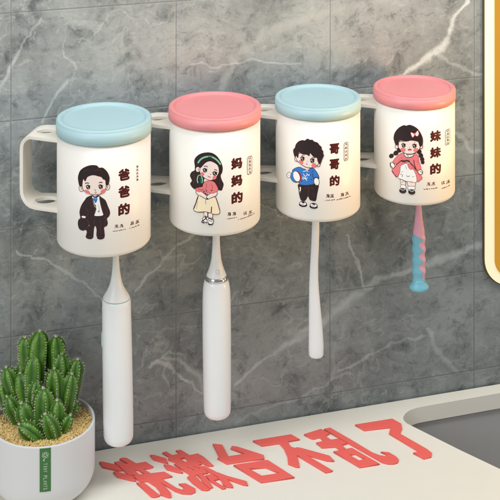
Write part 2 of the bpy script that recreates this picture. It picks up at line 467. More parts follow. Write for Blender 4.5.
CUPS = [make_cup(104, 47.6, 116, 239.5, M_blue, 'cream cup with blue lid printed with a boy in a black suit, leftmost'),
        make_cup(214.8, 46.3, 104.5, 219.3, M_pink, 'cream cup with pink lid printed with a long haired woman in a yellow skirt'),
        make_cup(317.9, 43.0, 95.8, 206.8, M_blue, 'cream cup with blue lid printed with a boy in blue shirt holding a ball'),
        make_cup(414.3, 41.0, 86.0, 191.5, M_pink, 'cream cup with pink lid printed with a girl in pink coat and braids')]

def T(x0, y0, s=.08): return lambda pts: [(x0 + p[0] * s, y0 + p[1] * s) for p in pts]
class Tr:
    def __init__(s, pr, x0, y0, k=.08): s.p = pr; s.f = T(x0, y0, k); s.k = k; s.x0 = x0; s.y0 = y0
    def poly(s, ink, pts, smooth=True): s.p.poly(ink, s.f(pts), smooth)
    def out(s, ink, pts, edge='line', w=7): s.p.out(ink, edge, s.f(pts), w * s.k)
    def ell(s, ink, x, y, rx, ry, rot=0): s.p.ell(ink, s.x0 + x * s.k, s.y0 + y * s.k, rx * s.k, ry * s.k, rot)
    def eo(s, ink, x, y, rx, ry, rot=0, edge='line', w=7): s.ell(edge, x, y, rx + w * .6, ry + w * .6, rot); s.ell(ink, x, y, rx - w * .3, ry - w * .3, rot)
    def line(s, ink, pts, w=8): s.p.line(ink, s.f(pts), w * s.k)
    def eye(s, x, y, rx, ry):
        s.ell('hair', x, y, rx, ry); s.line('hair', [(x - rx * 1.25, y - ry * .4), (x - rx * .3, y - ry * 1.15), (x + rx * 1.2, y - ry * .55)], 7)
        s.ell('grey', x + rx * .1, y + ry * .45, rx * .4, ry * .3); s.ell('white', x - rx * .32, y - ry * .35, rx * .26, ry * .26)

# --- first cup: figure in a black suit
pr = Print(CUPS[0]); a = Tr(pr, 75, 160); b = Tr(pr, 75, 200)
a.eo('skin', 78, 358, 27, 38, -15); a.eo('skin', 410, 338, 24, 38, 12)
a.line('line', [(70, 345), (85, 355), (78, 372)], 6); a.line('line', [(415, 325), (402, 338), (408, 355)], 6)
a.poly('skin', [(225, 425), (225, 470), (300, 470), (295, 425)])
b.out('suit', [(128, -5), (150, -32), (215, -58), (250, -40), (292, -60), (330, -32), (378, 5), (410, 80), (436, 150), (425, 200), (398, 232), (408, 290), (392, 325), (362, 342), (366, 400), (362, 462), (276, 462), (272, 370), (255, 322), (236, 352), (228, 440), (220, 470), (142, 468), (150, 400), (132, 372), (100, 382), (55, 360), (38, 300), (45, 250), (68, 222), (58, 150), (80, 70)], 'seam', 6)
b.poly('white', [(215, -45), (225, 20), (240, 75), (258, 110), (240, 188), (292, 200), (354, 184), (332, 110), (316, 20), (304, -45), (258, -20)])
b.poly('tie', [(236, -35), (276, -35), (282, -5), (270, 25), (256, 42), (240, 15), (228, -8)], False)
b.line('white', [(240, -20), (270, -12)], 5)
b.line('seam', [(218, -30), (240, 50), (262, 110), (240, 185)], 9); b.line('seam', [(305, -40), (322, 60), (356, 180)], 9)
b.line('seam', [(180, 20), (205, 70), (235, 90)], 5); b.ell('seam', 252, 70, 11, 9); b.ell('grey', 298, 142, 9, 16)
b.line('grey', [(285, 60), (300, 90), (306, 120)], 4)
b.line('seam', [(255, 200), (240, 260), (245, 320)], 7); b.line('seam', [(365, 200), (382, 240), (372, 330)], 7)
b.line('seam', [(135, 90), (165, 150), (150, 210)], 6); b.line('seam', [(320, 240), (318, 330), (322, 440)], 5)
b.line('seam', [(385, 90), (400, 150), (388, 205)], 6)
b.line('seam', [(50, 252), (100, 232), (150, 250), (175, 300), (150, 350)], 7); b.ell('darkpink', 176, 320, 9, 9)
b.eo('white', 108, 212, 28, 15, 8, w=5); b.line('line', [(100, 206), (104, 220)], 4)
b.ell('hair', 178, 462, 46, 27, 10); b.ell('hair', 322, 466, 48, 27, -8); b.line('seam', [(142, 450), (180, 458), (215, 450)], 6); b.line('seam', [(285, 456), (322, 462), (362, 452)], 6)
a.out('skin', [(95, 240), (150, 205), (230, 188), (330, 210), (378, 250), (390, 320), (378, 372), (340, 415), (280, 432), (245, 434), (190, 425), (138, 402), (102, 372), (90, 315)])
a.out('hair', [(58, 325), (42, 260), (40, 205), (62, 140), (112, 96), (190, 68), (268, 70), (300, 98), (345, 98), (392, 137), (422, 190), (430, 240), (414, 310), (386, 308), (380, 255), (352, 240), (330, 214), (282, 200), (235, 187), (190, 196), (152, 216), (128, 266), (108, 238), (96, 262), (86, 325)], 'seam', 5)
a.line('seam', [(300, 100), (272, 130), (225, 140)], 6); a.line('seam', [(345, 150), (320, 130), (290, 128)], 5); a.line('seam', [(110, 150), (150, 120), (190, 118)], 4)
a.ell('blush', 152, 398, 38, 20, 28); a.ell('blush', 352, 390, 38, 22, -35)
a.eye(165, 342, 25, 26); a.eye(322, 338, 25, 26)
a.line('line', [(125, 295), (150, 286), (176, 292)], 10); a.line('line', [(300, 286), (322, 278), (345, 284)], 10)
a.line('darkpink', [(245, 365), (258, 385), (254, 393)], 6); a.line('lips', [(246, 408), (258, 413), (270, 405)], 8)
pr.done('printed_portrait')

# --- second cup: woman with green hairband
pr = Print(CUPS[1]); a = Tr(pr, 186, 148); b = Tr(pr, 186, 186)
a.out('hair', [(112, 230), (106, 150), (150, 92), (220, 62), (310, 60), (380, 98), (432, 170), (456, 240), (452, 300), (432, 345), (445, 400), (468, 450), (458, 500), (442, 530), (400, 520), (370, 480), (300, 440), (240, 450), (236, 510), (180, 525), (110, 515), (70, 480), (55, 440), (75, 410), (52, 345), (72, 300), (108, 280)], 'seam', 5)
a.line('seam', [(85, 330), (110, 380), (95, 450)], 5); a.line('seam', [(430, 380), (420, 430), (440, 490)], 5); a.line('seam', [(150, 450), (170, 480), (160, 510)], 5)
a.poly('skin', [(235, 380), (232, 440), (300, 440), (310, 390)])
a.out('skin', [(178, 250), (230, 190), (300, 163), (370, 192), (405, 232), (412, 300), (388, 350), (350, 392), (290, 402), (232, 375), (192, 335), (170, 290)])
a.poly('hair', [(150, 205), (185, 140), (240, 105), (330, 98), (405, 150), (436, 205), (425, 310), (408, 240), (370, 190), (300, 164), (240, 190), (180, 250)])
a.line('darkgreen', [(146, 192), (182, 142), (240, 112), (310, 108), (372, 138), (412, 178), (436, 212)], 26)
a.line('green', [(148, 190), (184, 142), (240, 113), (310, 109), (372, 139), (412, 179), (434, 208)], 18)
a.ell('darkgreen', 300, 112, 30, 7, 3)
a.eo('skin', 148, 268, 27, 33); a.line('line', [(150, 255), (160, 270), (150, 285)], 7)
a.ell('blush', 204, 325, 27, 22, 30); a.ell('blush', 356, 370, 27, 22, -30)
a.eye(238, 282, 26, 24); a.eye(362, 322, 27, 24)
a.line('line', [(222, 232), (250, 226), (272, 238)], 8); a.line('line', [(352, 270), (372, 272), (388, 284)], 8)
a.ell('darkpink', 306, 330, 6, 5); a.line('lips', [(272, 350), (288, 362), (312, 364)], 8); a.line('line', [(268, 346), (276, 352)], 6)
a.line('green', [(152, 345), (140, 395), (150, 440)], 13); a.line('green', [(190, 345), (205, 395), (198, 440)], 13); a.line('darkgreen', [(172, 360), (182, 400), (178, 440)], 16)
a.line('green', [(150, 345), (172, 338), (190, 346)], 10)
b.out('skin', [(120, 72), (160, 58), (215, 85), (262, 120), (268, 165), (215, 150), (160, 122)]); b.out('skin', [(384, 72), (382, 116), (320, 146), (268, 165), (258, 128), (325, 82)])
b.out('pink', [(112, 40), (160, 20), (206, 10), (214, -20), (240, -55), (300, -65), (352, -48), (384, 0), (400, 45), (382, 72), (330, 92), (280, 80), (240, 98), (200, 72), (150, 72)], 'darkpink', 6)
b.line('darkpink', [(250, -30), (258, 10), (240, 50)], 7); b.line('darkpink', [(320, -20), (330, 20), (320, 60)], 7); b.line('line', [(150, 40), (190, 50), (225, 40)], 6)
for q in ((225, 70), (255, 60), (240, 95), (270, 110), (320, 55)): b.ell('line', *q, 9, 8)
b.line('line', [(215, 80), (250, 112), (268, 108)], 8)
b.out('skirt', [(155, 122), (205, 140), (262, 168), (310, 152), (368, 140), (396, 220), (424, 318), (402, 352), (345, 352), (300, 338), (240, 322), (150, 326), (94, 296), (120, 215)])
b.line('line', [(155, 125), (125, 215), (96, 290)], 9); b.line('line', [(370, 140), (398, 220), (422, 310)], 9); b.line('line', [(320, 258), (318, 300), (312, 345)], 12); b.line('grey', [(246, 170), (246, 228)], 13)
b.line('line', [(150, 328), (240, 325), (300, 340)], 9); b.ell('line', 264, 160, 11, 12); b.line('grey', [(150, 190), (136, 240), (130, 290)], 5)
b.out('skin', [(225, 332), (265, 330), (262, 400), (232, 400)], w=5); b.out('skin', [(280, 342), (330, 350), (325, 405), (285, 400)], w=5)
b.eo('white', 252, 420, 44, 34, 20, w=8); b.eo('white', 308, 438, 34, 40, -10, w=8)
b.line('hair', [(240, 368), (246, 400), (265, 425)], 12); b.line('hair', [(262, 385), (240, 412), (198, 440)], 12); b.line('line', [(190, 445), (212, 460), (230, 458)], 12)
b.line('line', [(280, 405), (312, 412), (332, 428)], 13); b.line('line', [(285, 430), (310, 440), (328, 445)], 7); b.line('hair', [(276, 476), (305, 484), (338, 472)], 14); b.line('line', [(255, 430), (252, 468)], 9)
pr.done('printed_portrait')

# --- third cup: boy with ball
pr = Print(CUPS[2]); a = Tr(pr, 286, 135); b = Tr(pr, 286, 170)
b.eo('white', 36, 62, 26, 36, 15, w=6); b.line('line', [(20, 50), (48, 44)], 6); b.line('line', [(18, 72), (48, 68)], 6)
b.out('hair', [(155, 178), (250, 186), (350, 168), (406, 190), (400, 245), (388, 305), (372, 382), (335, 385), (298, 370), (275, 328), (246, 376), (215, 388), (184, 370), (165, 300), (158, 240)], 'seam', 5)
b.line('seam', [(280, 200), (285, 260), (276, 320)], 6); b.line('seam', [(210, 230), (280, 222), (360, 235)], 5); b.line('white', [(176, 210), (180, 240), (172, 268)], 13); b.line('grey', [(166, 262), (180, 290)], 8)
b.line('seam', [(320, 290), (345, 310), (352, 350)], 5)
b.out('blue', [(78, 15), (100, -15), (165, -38), (235, -12), (330, -24), (385, 28), (412, 88), (402, 112), (348, 112), (350, 172), (290, 186), (235, 190), (165, 176), (160, 110), (100, 70)], 'line', 6)
b.poly('skin', [(235, -40), (238, -12), (262, 6), (288, -5), (290, -40)])
b.line('red', [(165, -30), (172, -20)], 9); b.line('line', [(330, 40), (336, 80), (345, 110)], 7); b.line('line', [(236, -12), (262, 8), (292, -8)], 7)
for q in (((210, 20), (260, 10), (280, 20)), ((215, 45), (240, 80), (262, 60)), ((255, 40), (285, 70), (290, 50)), ((205, 85), (235, 100), (262, 135)), ((270, 90), (250, 110), (240, 90)), ((200, 100), (220, 115), (230, 100))): b.line('white', q, 8)
for q in ((305, 60), (318, 120), (190, 140), (330, 20)): b.ell('line', *q, 6, 6)
b.ell('line', 122, 84, 68, 76, -22); b.ell('blue', 120, 82, 62, 70, -22)
b.ell('red', 148, 82, 40, 68, -20); b.ell('line', 138, 82, 42, 68, -20); b.ell('white', 132, 80, 38, 66, -20)
b.eo('white', 382, 145, 32, 48, -10, w=6); b.line('line', [(352, 100), (380, 92), (408, 100)], 8); b.line('grey', [(372, 165), (382, 188)], 6)
for q, y in ((212, 424), (345, 446)):
    b.ell('hair', q, y + 12, 52, 26, 6); b.eo('white', q, y - 4, 42, 24, 8, w=8); b.line('hair', [(q - 20, y - 32), (q, y - 18), (q + 24, y - 24)], 14); b.line('grey', [(q - 30, y - 4), (q - 5, y + 6), (q + 20, y - 2)], 7); b.ell('hair', q + 4, y - 14, 14, 6)
a.eo('skin', 132, 298, 24, 30); a.eo('skin', 405, 362, 22, 30); a.line('line', [(126, 290), (140, 298), (134, 310)], 6); a.line('line', [(398, 352), (412, 358)], 9)
a.out('skin', [(130, 245), (220, 225), (320, 230), (420, 290), (418, 345), (372, 392), (310, 410), (240, 398), (172, 352), (128, 305)])
a.out('hair', [(112, 276), (96, 230), (92, 185), (112, 160), (125, 118), (160, 80), (205, 66), (235, 70), (268, 48), (300, 62), (330, 62), (350, 82), (392, 96), (420, 130), (442, 150), (446, 180), (464, 205), (462, 230), (472, 255), (452, 300), (425, 365), (398, 332), (388, 288), (355, 280), (335, 262), (310, 232), (300, 225), (290, 262), (262, 246), (225, 242), (190, 232), (162, 214), (150, 285), (128, 262)], 'seam', 5)
a.line('line', [(300, 215), (312, 240)], 6)
a.ell('blush', 188, 340, 32, 24, 38); a.ell('blush', 348, 380, 32, 26, -35)
a.eye(207, 300, 24, 28); a.eye(330, 325, 24, 28)
a.line('line', [(195, 258), (215, 250), (232, 256)], 7); a.line('line', [(322, 280), (345, 284), (360, 294)], 7)
a.line('darkpink', [(258, 328), (270, 332)], 7); a.line('lips', [(250, 358), (258, 364), (268, 360)], 8)
pr.done('printed_portrait')

# --- fourth cup: girl with braids
pr = Print(CUPS[3]); a = Tr(pr, 387, 122); b = Tr(pr, 387, 158)
for q in ((155, 352, 32), (112, 388, 32), (55, 424, 29)): a.eo('hair', *q[:2], q[2], q[2] * .85, -35, 'seam', 5)
for q in ((402, 372, 32), (424, 420, 30), (440, 466, 28), (446, 502, 24)): a.eo('hair', *q[:2], q[2] * .85, q[2], -15, 'seam', 5)
b.out('skin', [(168, 262), (228, 275), (226, 345), (182, 345)], w=5); b.out('skin', [(262, 288), (345, 292), (346, 355), (268, 352)], w=5)
b.out('white', [(172, 340), (230, 342), (232, 385), (180, 385)], w=5); b.out('white', [(266, 355), (345, 357), (342, 395), (270, 395)], w=5)
b.line('line', [(180, 300), (196, 310)], 6); b.line('blush', [(190, 290), (215, 300)], 8); b.line('blush', [(285, 305), (325, 310)], 8)
b.out('pink', [(150, -45), (200, -62), (260, -40), (330, -62), (385, -30), (400, 40), (426, 138), (384, 160), (412, 205), (440, 250), (418, 275), (380, 296), (358, 245), (335, 150), (290, 60), (250, 55), (185, 95), (160, 170), (122, 240), (90, 205), (60, 162), (85, 120), (130, 80), (70, 58), (105, 0)], 'darkpink', 7)
b.out('white', [(172, 102), (205, 80), (240, 68), (290, 115), (330, 145), (364, 222), (366, 302), (300, 296), (235, 288), (190, 270), (140, 250), (162, 172)], 'grey', 6)
b.out('pink', [(262, 72), (300, 82), (325, 128), (300, 145), (270, 118)], 'darkpink', 6)
for q in (((165, 200), (195, 215), (185, 240)), ((240, 220), (262, 232), (285, 222)), ((310, 235), (345, 232)), ((175, 180), (200, 165)), ((230, 90), (245, 140))): b.line('line', q, 6)
for q in (((170, 262), (225, 290), (240, 310)), ((150, 252), (185, 272))): b.line('line', q, 6)
b.line('line', [(110, 90), (170, 40), (215, 30), (270, 45), (330, 100), (360, 150)], 9); b.line('line', [(335, 20), (345, 90), (375, 165)], 8); b.line('line', [(62, 160), (95, 210), (122, 238)], 7)
b.line('line', [(170, 30), (215, 48), (245, 30), (285, 42)], 14); b.line('darkpink', [(150, 10), (165, 50)], 7); b.line('darkpink', [(375, 20), (390, 70)], 7); b.line('line', [(180, -5), (186, 5)], 12)
b.out('white', [(40, 62), (68, 55), (98, 92), (92, 118), (62, 128), (42, 100)], w=7); b.line('line', [(48, 55), (44, 95), (72, 118)], 8)
b.out('white', [(388, 160), (428, 148), (446, 178), (430, 205), (400, 198)], w=7); b.line('line', [(405, 165), (440, 180), (432, 205)], 7)
b.out('white', [(215, -50), (240, -70), (262, -40), (300, -72), (335, -55), (318, -20), (265, -8), (228, -18)], 'line', 7)
for q in ((242, -40), (262, -25), (288, -40), (312, -42), (250, -62)): b.ell('line', *q, 8, 6)
for q, y in ((196, 410), (308, 425)):
    b.ell('hair', q, y, 44, 33, 8); b.line('white', [(q - 30, y - 22), (q + 4, y - 8), (q + 34, y - 20)], 6); b.ell('seam', q + 6, y + 12, 22, 8)
a.eo('skin', 122, 305, 20, 26); a.eo('skin', 427, 303, 18, 28); a.line('line', [(118, 300), (130, 306)], 6); a.line('line', [(432, 295), (424, 310)], 6)
a.out('skin', [(135, 255), (230, 232), (330, 232), (405, 255), (418, 300), (395, 350), (340, 388), (285, 400), (225, 390), (168, 348), (138, 305)])
a.out('hair', [(112, 290), (92, 240), (84, 195), (100, 132), (150, 72), (210, 42), (240, 48), (290, 38), (370, 76), (420, 142), (446, 212), (442, 285), (415, 310), (400, 275), (388, 245), (345, 232), (300, 226), (270, 238), (222, 242), (172, 226), (150, 240), (142, 300), (128, 285)], 'seam', 5)
a.out('white', [(298, 130), (322, 138), (342, 155), (332, 185), (318, 190), (302, 160)], 'darkpink', 6); a.out('white', [(352, 150), (365, 128), (385, 108), (398, 150), (380, 178), (360, 170)], 'darkpink', 6); a.ell('pink', 347, 154, 13, 16); a.line('pink', [(375, 130), (380, 160)], 6)
a.ell('blush', 200, 346, 34, 24, 15); a.ell('blush', 360, 350, 32, 23, -20)
a.eye(208, 296, 24, 25); a.eye(345, 302, 24, 25)
a.line('line', [(185, 250), (215, 246)], 6); a.line('line', [(335, 255), (360, 258)], 6)
a.ell('lips', 284, 346, 26, 11); a.ell('darkpink', 284, 340, 20, 5); a.ell('darkpink', 284, 318, 5, 4)
pr.done('printed_portrait')

# --- lettering on the cups
def cup_cyl(c, px, py):
    x, y, z = c.wrap(px, py, 0); return math.atan2(x, -y), z
class Letter:
    def __init__(s, c): s.c = c; s.bm = bmesh.new(); s.k = 0
    def tri(s, vs, fs):
        s.k += 1; off = .00005 + .000003 * (s.k % 12)
        vv = [s.bm.verts.new(s.c.wrap_c(p[0], p[1], off)) for p in vs]
        for f in fs:
            try: s.bm.faces.new([vv[i] for i in f])
            except ValueError: pass
    def glyph(s, ch, px, py, w, h, bold=.055):
        phi, z = cup_cyl(s.c, px, py); k = mm_px(s.c.D - s.c.Rb * .9)
        vs, fs, _ = glyph(ch, 0)
        cosf = max(.35, math.cos(phi + TH * 0 - view_phi(s.c)))
        for q in range(10):
            dx = bold * math.cos(2 * PI * q / 9) if q < 9 else 0; dy = bold * math.sin(2 * PI * q / 9) if q < 9 else 0
            s.tri([(phi + (v[0] * (1 - 2 * bold) + dx) * w * k / s.c.Rb / cosf, z + (v[1] * (1 - 2 * bold) + dy) * h * k) for v in vs], fs)
    def bars(s, px, py, segs):
        phi, z = cup_cyl(s.c, px, py); k = mm_px(s.c.D - s.c.Rb * .9); cosf = max(.35, math.cos(phi - view_phi(s.c)))
        for x0, y0, x1, y1, w in segs:
            d = Vector((x1 - x0, y1 - y0)); n = Vector((-d.y, d.x)).normalized() * w / 2
            q = [(x0 + n.x, y0 + n.y), (x1 + n.x, y1 + n.y), (x1 - n.x, y1 - n.y), (x0 - n.x, y0 - n.y)]
            s.tri([(phi + a * k / s.c.Rb / cosf, z - b * k) for a, b in q], [(0, 1, 2, 3)])
    def done(s):
        bmesh.ops.recalc_face_normals(s.bm, faces=s.bm.faces)
        return link('printed_lettering', mesh_of(s.bm), INK['text'], s.c.root, smooth=False)
def view_phi(c):
    d = Vector((CAM.x - c.ax.x, CAM.y - c.ax.y)); return math.atan2(d.x, -d.y)
rng = random.Random(3)
def tiny_hanzi(w):      # a few crossing strokes, as unreadable as in the photo
    s = []; h = w / 2; kind = rng.randrange(3)
    if kind == 0:
        return [(-h * .9, -h * .8, h * .5, -h * .9, .6), (-h * .3, -h * .7, -h * .8, h * .9, .6), (h * .5, -h * .8, h * .6, h * .5, .7), (-h * .4, 0, h * .9, -.1, .6), (-h * .1, h * .8, h * .9, h * .6, .6), (0, -h * .4, h * .2, h * .9, .5)]
    if kind == 1:
        return [(-h * .5, -h, -h * .9, 0, .5), (-h * .6, -h * .3, -h * .6, h, .5), (-h * .1, -h * .5, h * .9, -h * .6, .5), (h * .35, -h, h * .3, h * .7, .55), (h * .3, h * .1, h * .9, h * .9, .55), (h * .3, h * .1, -h * .2, h * .8, .45)]
    for i in range(rng.choice((2, 3))):
        y = -h + w * (i + .4) / 3; s.append((-h * rng.uniform(.6, 1), y, h * rng.uniform(.6, 1), y - .1, .55))
    s.append((rng.uniform(-.5, .5), -h, rng.uniform(-.5, .5), h, .6)); s.append((-h * .8, h * .2, -h * .9, h, .5)); s.append((h * .5, 0, h * .9, h, .55))
    return s
def tiny_latin(L_):
    s = []; x = -L_ / 2
    while x < L_ / 2:
        hgt = rng.choice((.5, .6, .6, .95)); s.append((x, .55, x + .05, .55 - 2 * hgt * .6, .5))
        if rng.random() < .6: s.append((x, rng.choice((.1, .5)), x + .8, rng.choice((.1, .5)), .4))
        x += rng.choice((.75, .85, .9, 1.5))
    return s
def seal(w, h, box, n):
    s = []
    if box:
        hw, hh = w / 2, h / 2
        s += [(-hw, -hh + 1, -hw, hh - 1, .42), (hw, -hh + 1, hw, hh - 1, .42), (-hw + .8, -hh, hw - .8, -hh, .42), (-hw + .8, hh, hw - .8, hh, .42),
              (-hw, -hh + 1, -hw + .9, -hh, .4), (hw, -hh + 1, hw - .9, -hh, .4), (-hw, hh - 1, -hw + .9, hh, .4), (hw, hh - 1, hw - .9, hh, .4)]
    for i in range(n):
        y0 = -h / 2 + h * (i + .5) / n
        for a in tiny_hanzi(min(w * .62, h / n * .82)): s.append((a[0], a[1] + y0, a[2], a[3] + y0, .38))
    return s
DATA = [
    (0, '爸爸的', [(124.2, 174.6), (124.2, 191.6), (124.2, 209.1)], 11.6, 11.8, (137.3, 173.2, 3.8, 16.5, False),
        [(116.6, 226.4), (121.6, 225.8), (132.2, 223.2), (137.3, 221.8)], [(119.3, 230.2, 12), (135, 226.4, 10)]),
    (1, '妈妈的', [(236.9, 163.3), (236.9, 180.5), (237.3, 197.5)], 11.4, 11.4, (249.7, 165.2, 4.8, 18, True),
        [(229.4, 214.2), (234.4, 213.8), (245.2, 213.2), (250.4, 212.4)], [(232, 218, 9.5), (247.2, 216.6, 16)]),
    (2, '哥哥的', [(334.5, 148.8), (334.5, 164.3), (334.8, 180.6)], 10.0, 10.6, (346, 151.5, 4.0, 18.5, True),
        [(328, 196), (332, 196), (342.4, 194.8), (347, 193.6)], [(330, 200, 9), (344.2, 198, 14)]),
    (3, '妹妹的', [(435.7, 135.9), (435.7, 152.4), (435.8, 168.7)], 11.0, 10.8, (447.7, 137, 4.6, 15.4, True),
        [(428.6, 184.2), (433.4, 183.8), (443.2, 182.8), (448.2, 181.6)], [(430.8, 188.6, 13), (446.2, 186.8, 8)]),
]
for i, txt, pos, w, h, se, sm, la in DATA:
    L_ = Letter(CUPS[i])
    for ch, (x, y) in zip(txt, pos): L_.glyph(ch, x, y, w, h)
    L_.bars(se[0], se[1], seal(se[2], se[3], se[4], 5))
    for x, y in sm: L_.bars(x, y, tiny_hanzi(3.5))
    for x, y, l in la: L_.bars(x, y, tiny_latin(l))
    L_.done()

# ------------------------------------------------------------------ TOOTHBRUSHES
M_white = plain('white_gloss_plastic', srgb(246, 247, 248), .3, var=.01, coat=.25)
M_white2 = plain('white_neck_plastic', srgb(242, 242, 240), .35, var=.01)
M_aqua = plain('pale_aqua_rubber', srgb(176, 214, 212), .5)
M_chrome = plain('chrome_ring', (.8, .8, .8), .12, metal=1.0)
M_kpink = plain('pink_grip', srgb(230, 170, 192), .4)
M_kblue = plain('sky_blue_grip', srgb(122, 190, 210), .4)
M_bristle = plain('nylon_bristles', srgb(225, 230, 235), .6)
def brush_axis(cup, px_top, y_top, px_bot, y_bot, ddep=0.0):
    D = cup.D + ddep
    a = at_depth(px_top, y_top, D); b = at_depth(px_bot, y_bot, D); return a, b, mm_px(D)
def sweep(rows, n, a, b, up=None):
    """rows: (t 0..1 along a->b measured from a, rx, ry, lateral offset) cross sections facing the camera"""
    bm = bmesh.new(); d = (b - a); ex = RT.copy(); ey = FW.copy()
    rings = []
    for t, rx, ry, ox in rows:
        p = a + d * t + ex * ox
        if rx < 1e-6: rings.append([bm.verts.new(p)])
        else: rings.append([bm.verts.new(p + ex * (rx * math.cos(2 * PI * k / n)) + ey * (ry * math.sin(2 * PI * k / n))) for k in range(n)])
    for u, w in zip(rings, rings[1:]):
        for k in range(n):
            k2 = (k + 1) % n
            if len(u) == 1: bm.faces.new((u[0], w[k], w[k2]))
            elif len(w) == 1: bm.faces.new((u[k], u[k2], w[0]))
            else: bm.faces.new((u[k], u[k2], w[k2], w[k]))
    bmesh.ops.recalc_face_normals(bm, faces=bm.faces); return bm
def local(bm, root): bm.transform(Matrix.Translation(-Vector(root.location))); return bm
def rows_px(seq, y0, y1, k, flat=1.0):
    return [((y - y0) / (y1 - y0), w * k / 2, w * k / 2 * flat, ox * k) for y, w, ox in seq]
def smooth_seq(pts, n=4): return catmull(pts, n, False)
def head_and_bristles(cup, a, root, k):
    # the head stays hidden inside the cup
    top = Vector((a.x, a.y, cup.ztop - cup.H * .2))
    bm = sweep([(0, 0, 0, 0), (.03, .003, .002, 0), (.1, .0055, .0025, 0), (.3, .0055, .0025, 0), (.5, .003, .0028, 0), (1, .0031, .0031, 0)], 20, top, a)
    link('head', mesh_of(local(bm, root)), M_white2, root)
    bm = bmesh.new()
    for i in range(5):
        for j in range(8):
            p = top.lerp(a, .06) + RT * ((i - 2) * .0019) + Vector((0, 0, -j * .0022)) - FW * .0065
            bmesh.ops.create_cone(bm, cap_ends=True, segments=6, radius1=.0008, radius2=.0008, depth=.009, matrix=Matrix.Translation(p) @ FW.to_track_quat('Z', 'Y').to_matrix().to_4x4())
    link('bristles', mesh_of(local(bm, root)), M_bristle, root, smooth=False)
def arc_cap(y_end, w, ox, depth, n=6):
    return [(y_end - depth + depth * math.sin(PI / 2 * i / n), w * (.0 + math.cos(PI / 2 * i / n)) if i == n else w * (math.cos(PI / 2 * i / n) ** .45), ox) for i in range(n + 1)]

# first electric brush
c = CUPS[0]; a, b, k = brush_axis(c, 115.5, 235, 118.6, 442.5)
t1 = empty('electric_toothbrush', b); tag(t1, 'white electric toothbrush with pale aqua side button hanging below the leftmost cup', 'toothbrush', 'toothbrushes hanging from the cups')
seq = smooth_seq([(235, 5.6, 0), (258, 6.2, 0), (272, 8.2, 0), (283, 12, 0), (290, 17.5, 0), (295.5, 24, 0), (298.2, 27, 0)]) + [(298.8, 26.6, 0), (299, 0, 0)]
bm = sweep(rows_px(seq, 235, 446, k), 40, a, b); link('neck', mesh_of(local(bm, t1)), M_white2, t1)
seq = [(299.3, 0, 0), (299.3, 25.5, 0), (299.7, 27.2, 0), (301, 28.4, 0), (306, 28.8, 0), (340, 29.6, 0), (400, 30.2, 0), (425, 30.2, 0)] + arc_cap(446, 29.9, 0, 9)
bm = sweep(rows_px(seq, 235, 446, k), 48, a, b); link('handle', mesh_of(local(bm, t1)), M_white, t1)
bm = sweep(rows_px([(332, 0, -14.0), (333, 2.2, -14.0), (335, 3.2, -14.1), (346, 3.2, -14.3), (348.5, 2.2, -14.3), (349.5, 0, -14.3)], 235, 446, k, 2.2), 20, a, b)
link('power_button', mesh_of(local(bm, t1)), M_aqua, t1)
bm = sweep(rows_px([(299.0, 0, 0), (299.0, 27.1, 0), (299.32, 27.1, 0), (299.32, 0, 0)], 235, 446, k), 40, a, b)
link('seam_ring', mesh_of(local(bm, t1)), M_aqua, t1, smooth=False)
head_and_bristles(c, a, t1, k)

# second electric brush
c = CUPS[1]; a, b, k = brush_axis(c, 216, 215, 217.3, 416.2)
t2 = empty('electric_toothbrush', b); tag(t2, 'white electric toothbrush with a chrome ring hanging below the second cup', 'toothbrush', 'toothbrushes hanging from the cups')
seq = smooth_seq([(215, 6.6, 0), (238, 7.2, 0), (252, 8.6, 0), (262, 11, 0), (270, 15.5, 0), (274, 18.8, 0), (276, 20.2, 0)]) + [(276.2, 0, 0)]
bm = sweep(rows_px(seq, 215, 419.5, k), 40, a, b); link('neck', mesh_of(local(bm, t2)), M_white2, t2)
seq = [(276.3, 0, 0), (276.3, 20, 0), (276.8, 20.8, 0), (278.6, 21.8, 0), (280, 22.6, 0), (280.3, 0, 0)]
bm = sweep(rows_px(seq, 215, 419.5, k), 48, a, b); link('chrome_ring', mesh_of(local(bm, t2)), M_chrome, t2)
seq = [(280.4, 0, 0), (280.4, 22.4, 0), (281.5, 24, 0), (285, 26, 0), (292, 27.6, 0), (305, 28.3, 0), (340, 28.6, 0), (380, 28.0, 0), (405, 27.4, 0)] + arc_cap(419.5, 27.0, 0, 7)
bm = sweep(rows_px(seq, 215, 419.5, k), 48, a, b); link('handle', mesh_of(local(bm, t2)), M_white, t2)
# small square power mark on the neck
bm = bmesh.new(); p0 = at_depth(217.6, 271.5, c.D - 8.6 * k)
for q in range(16):
    t0, t1_ = 2 * PI * q / 16, 2 * PI * (q + 1) / 16
    sq = lambda t, r: p0 + RT * (r * k * math.copysign(abs(math.cos(t)) ** .6, math.cos(t))) + Vector((0, 0, r * k * math.copysign(abs(math.sin(t)) ** .6, math.sin(t)))) - FW * (.0022 - .0016 * (math.sin(t) * .5 + .5))
    bm.faces.new([bm.verts.new(x) for x in (sq(t0, 1.9), sq(t1_, 1.9), sq(t1_, 1.45), sq(t0, 1.45))])
link('power_mark', mesh_of(local(bm, t2)), plain('grey_mark', srgb(190, 190, 188), .5), t2, smooth=False)
head_and_bristles(c, a, t2, k)

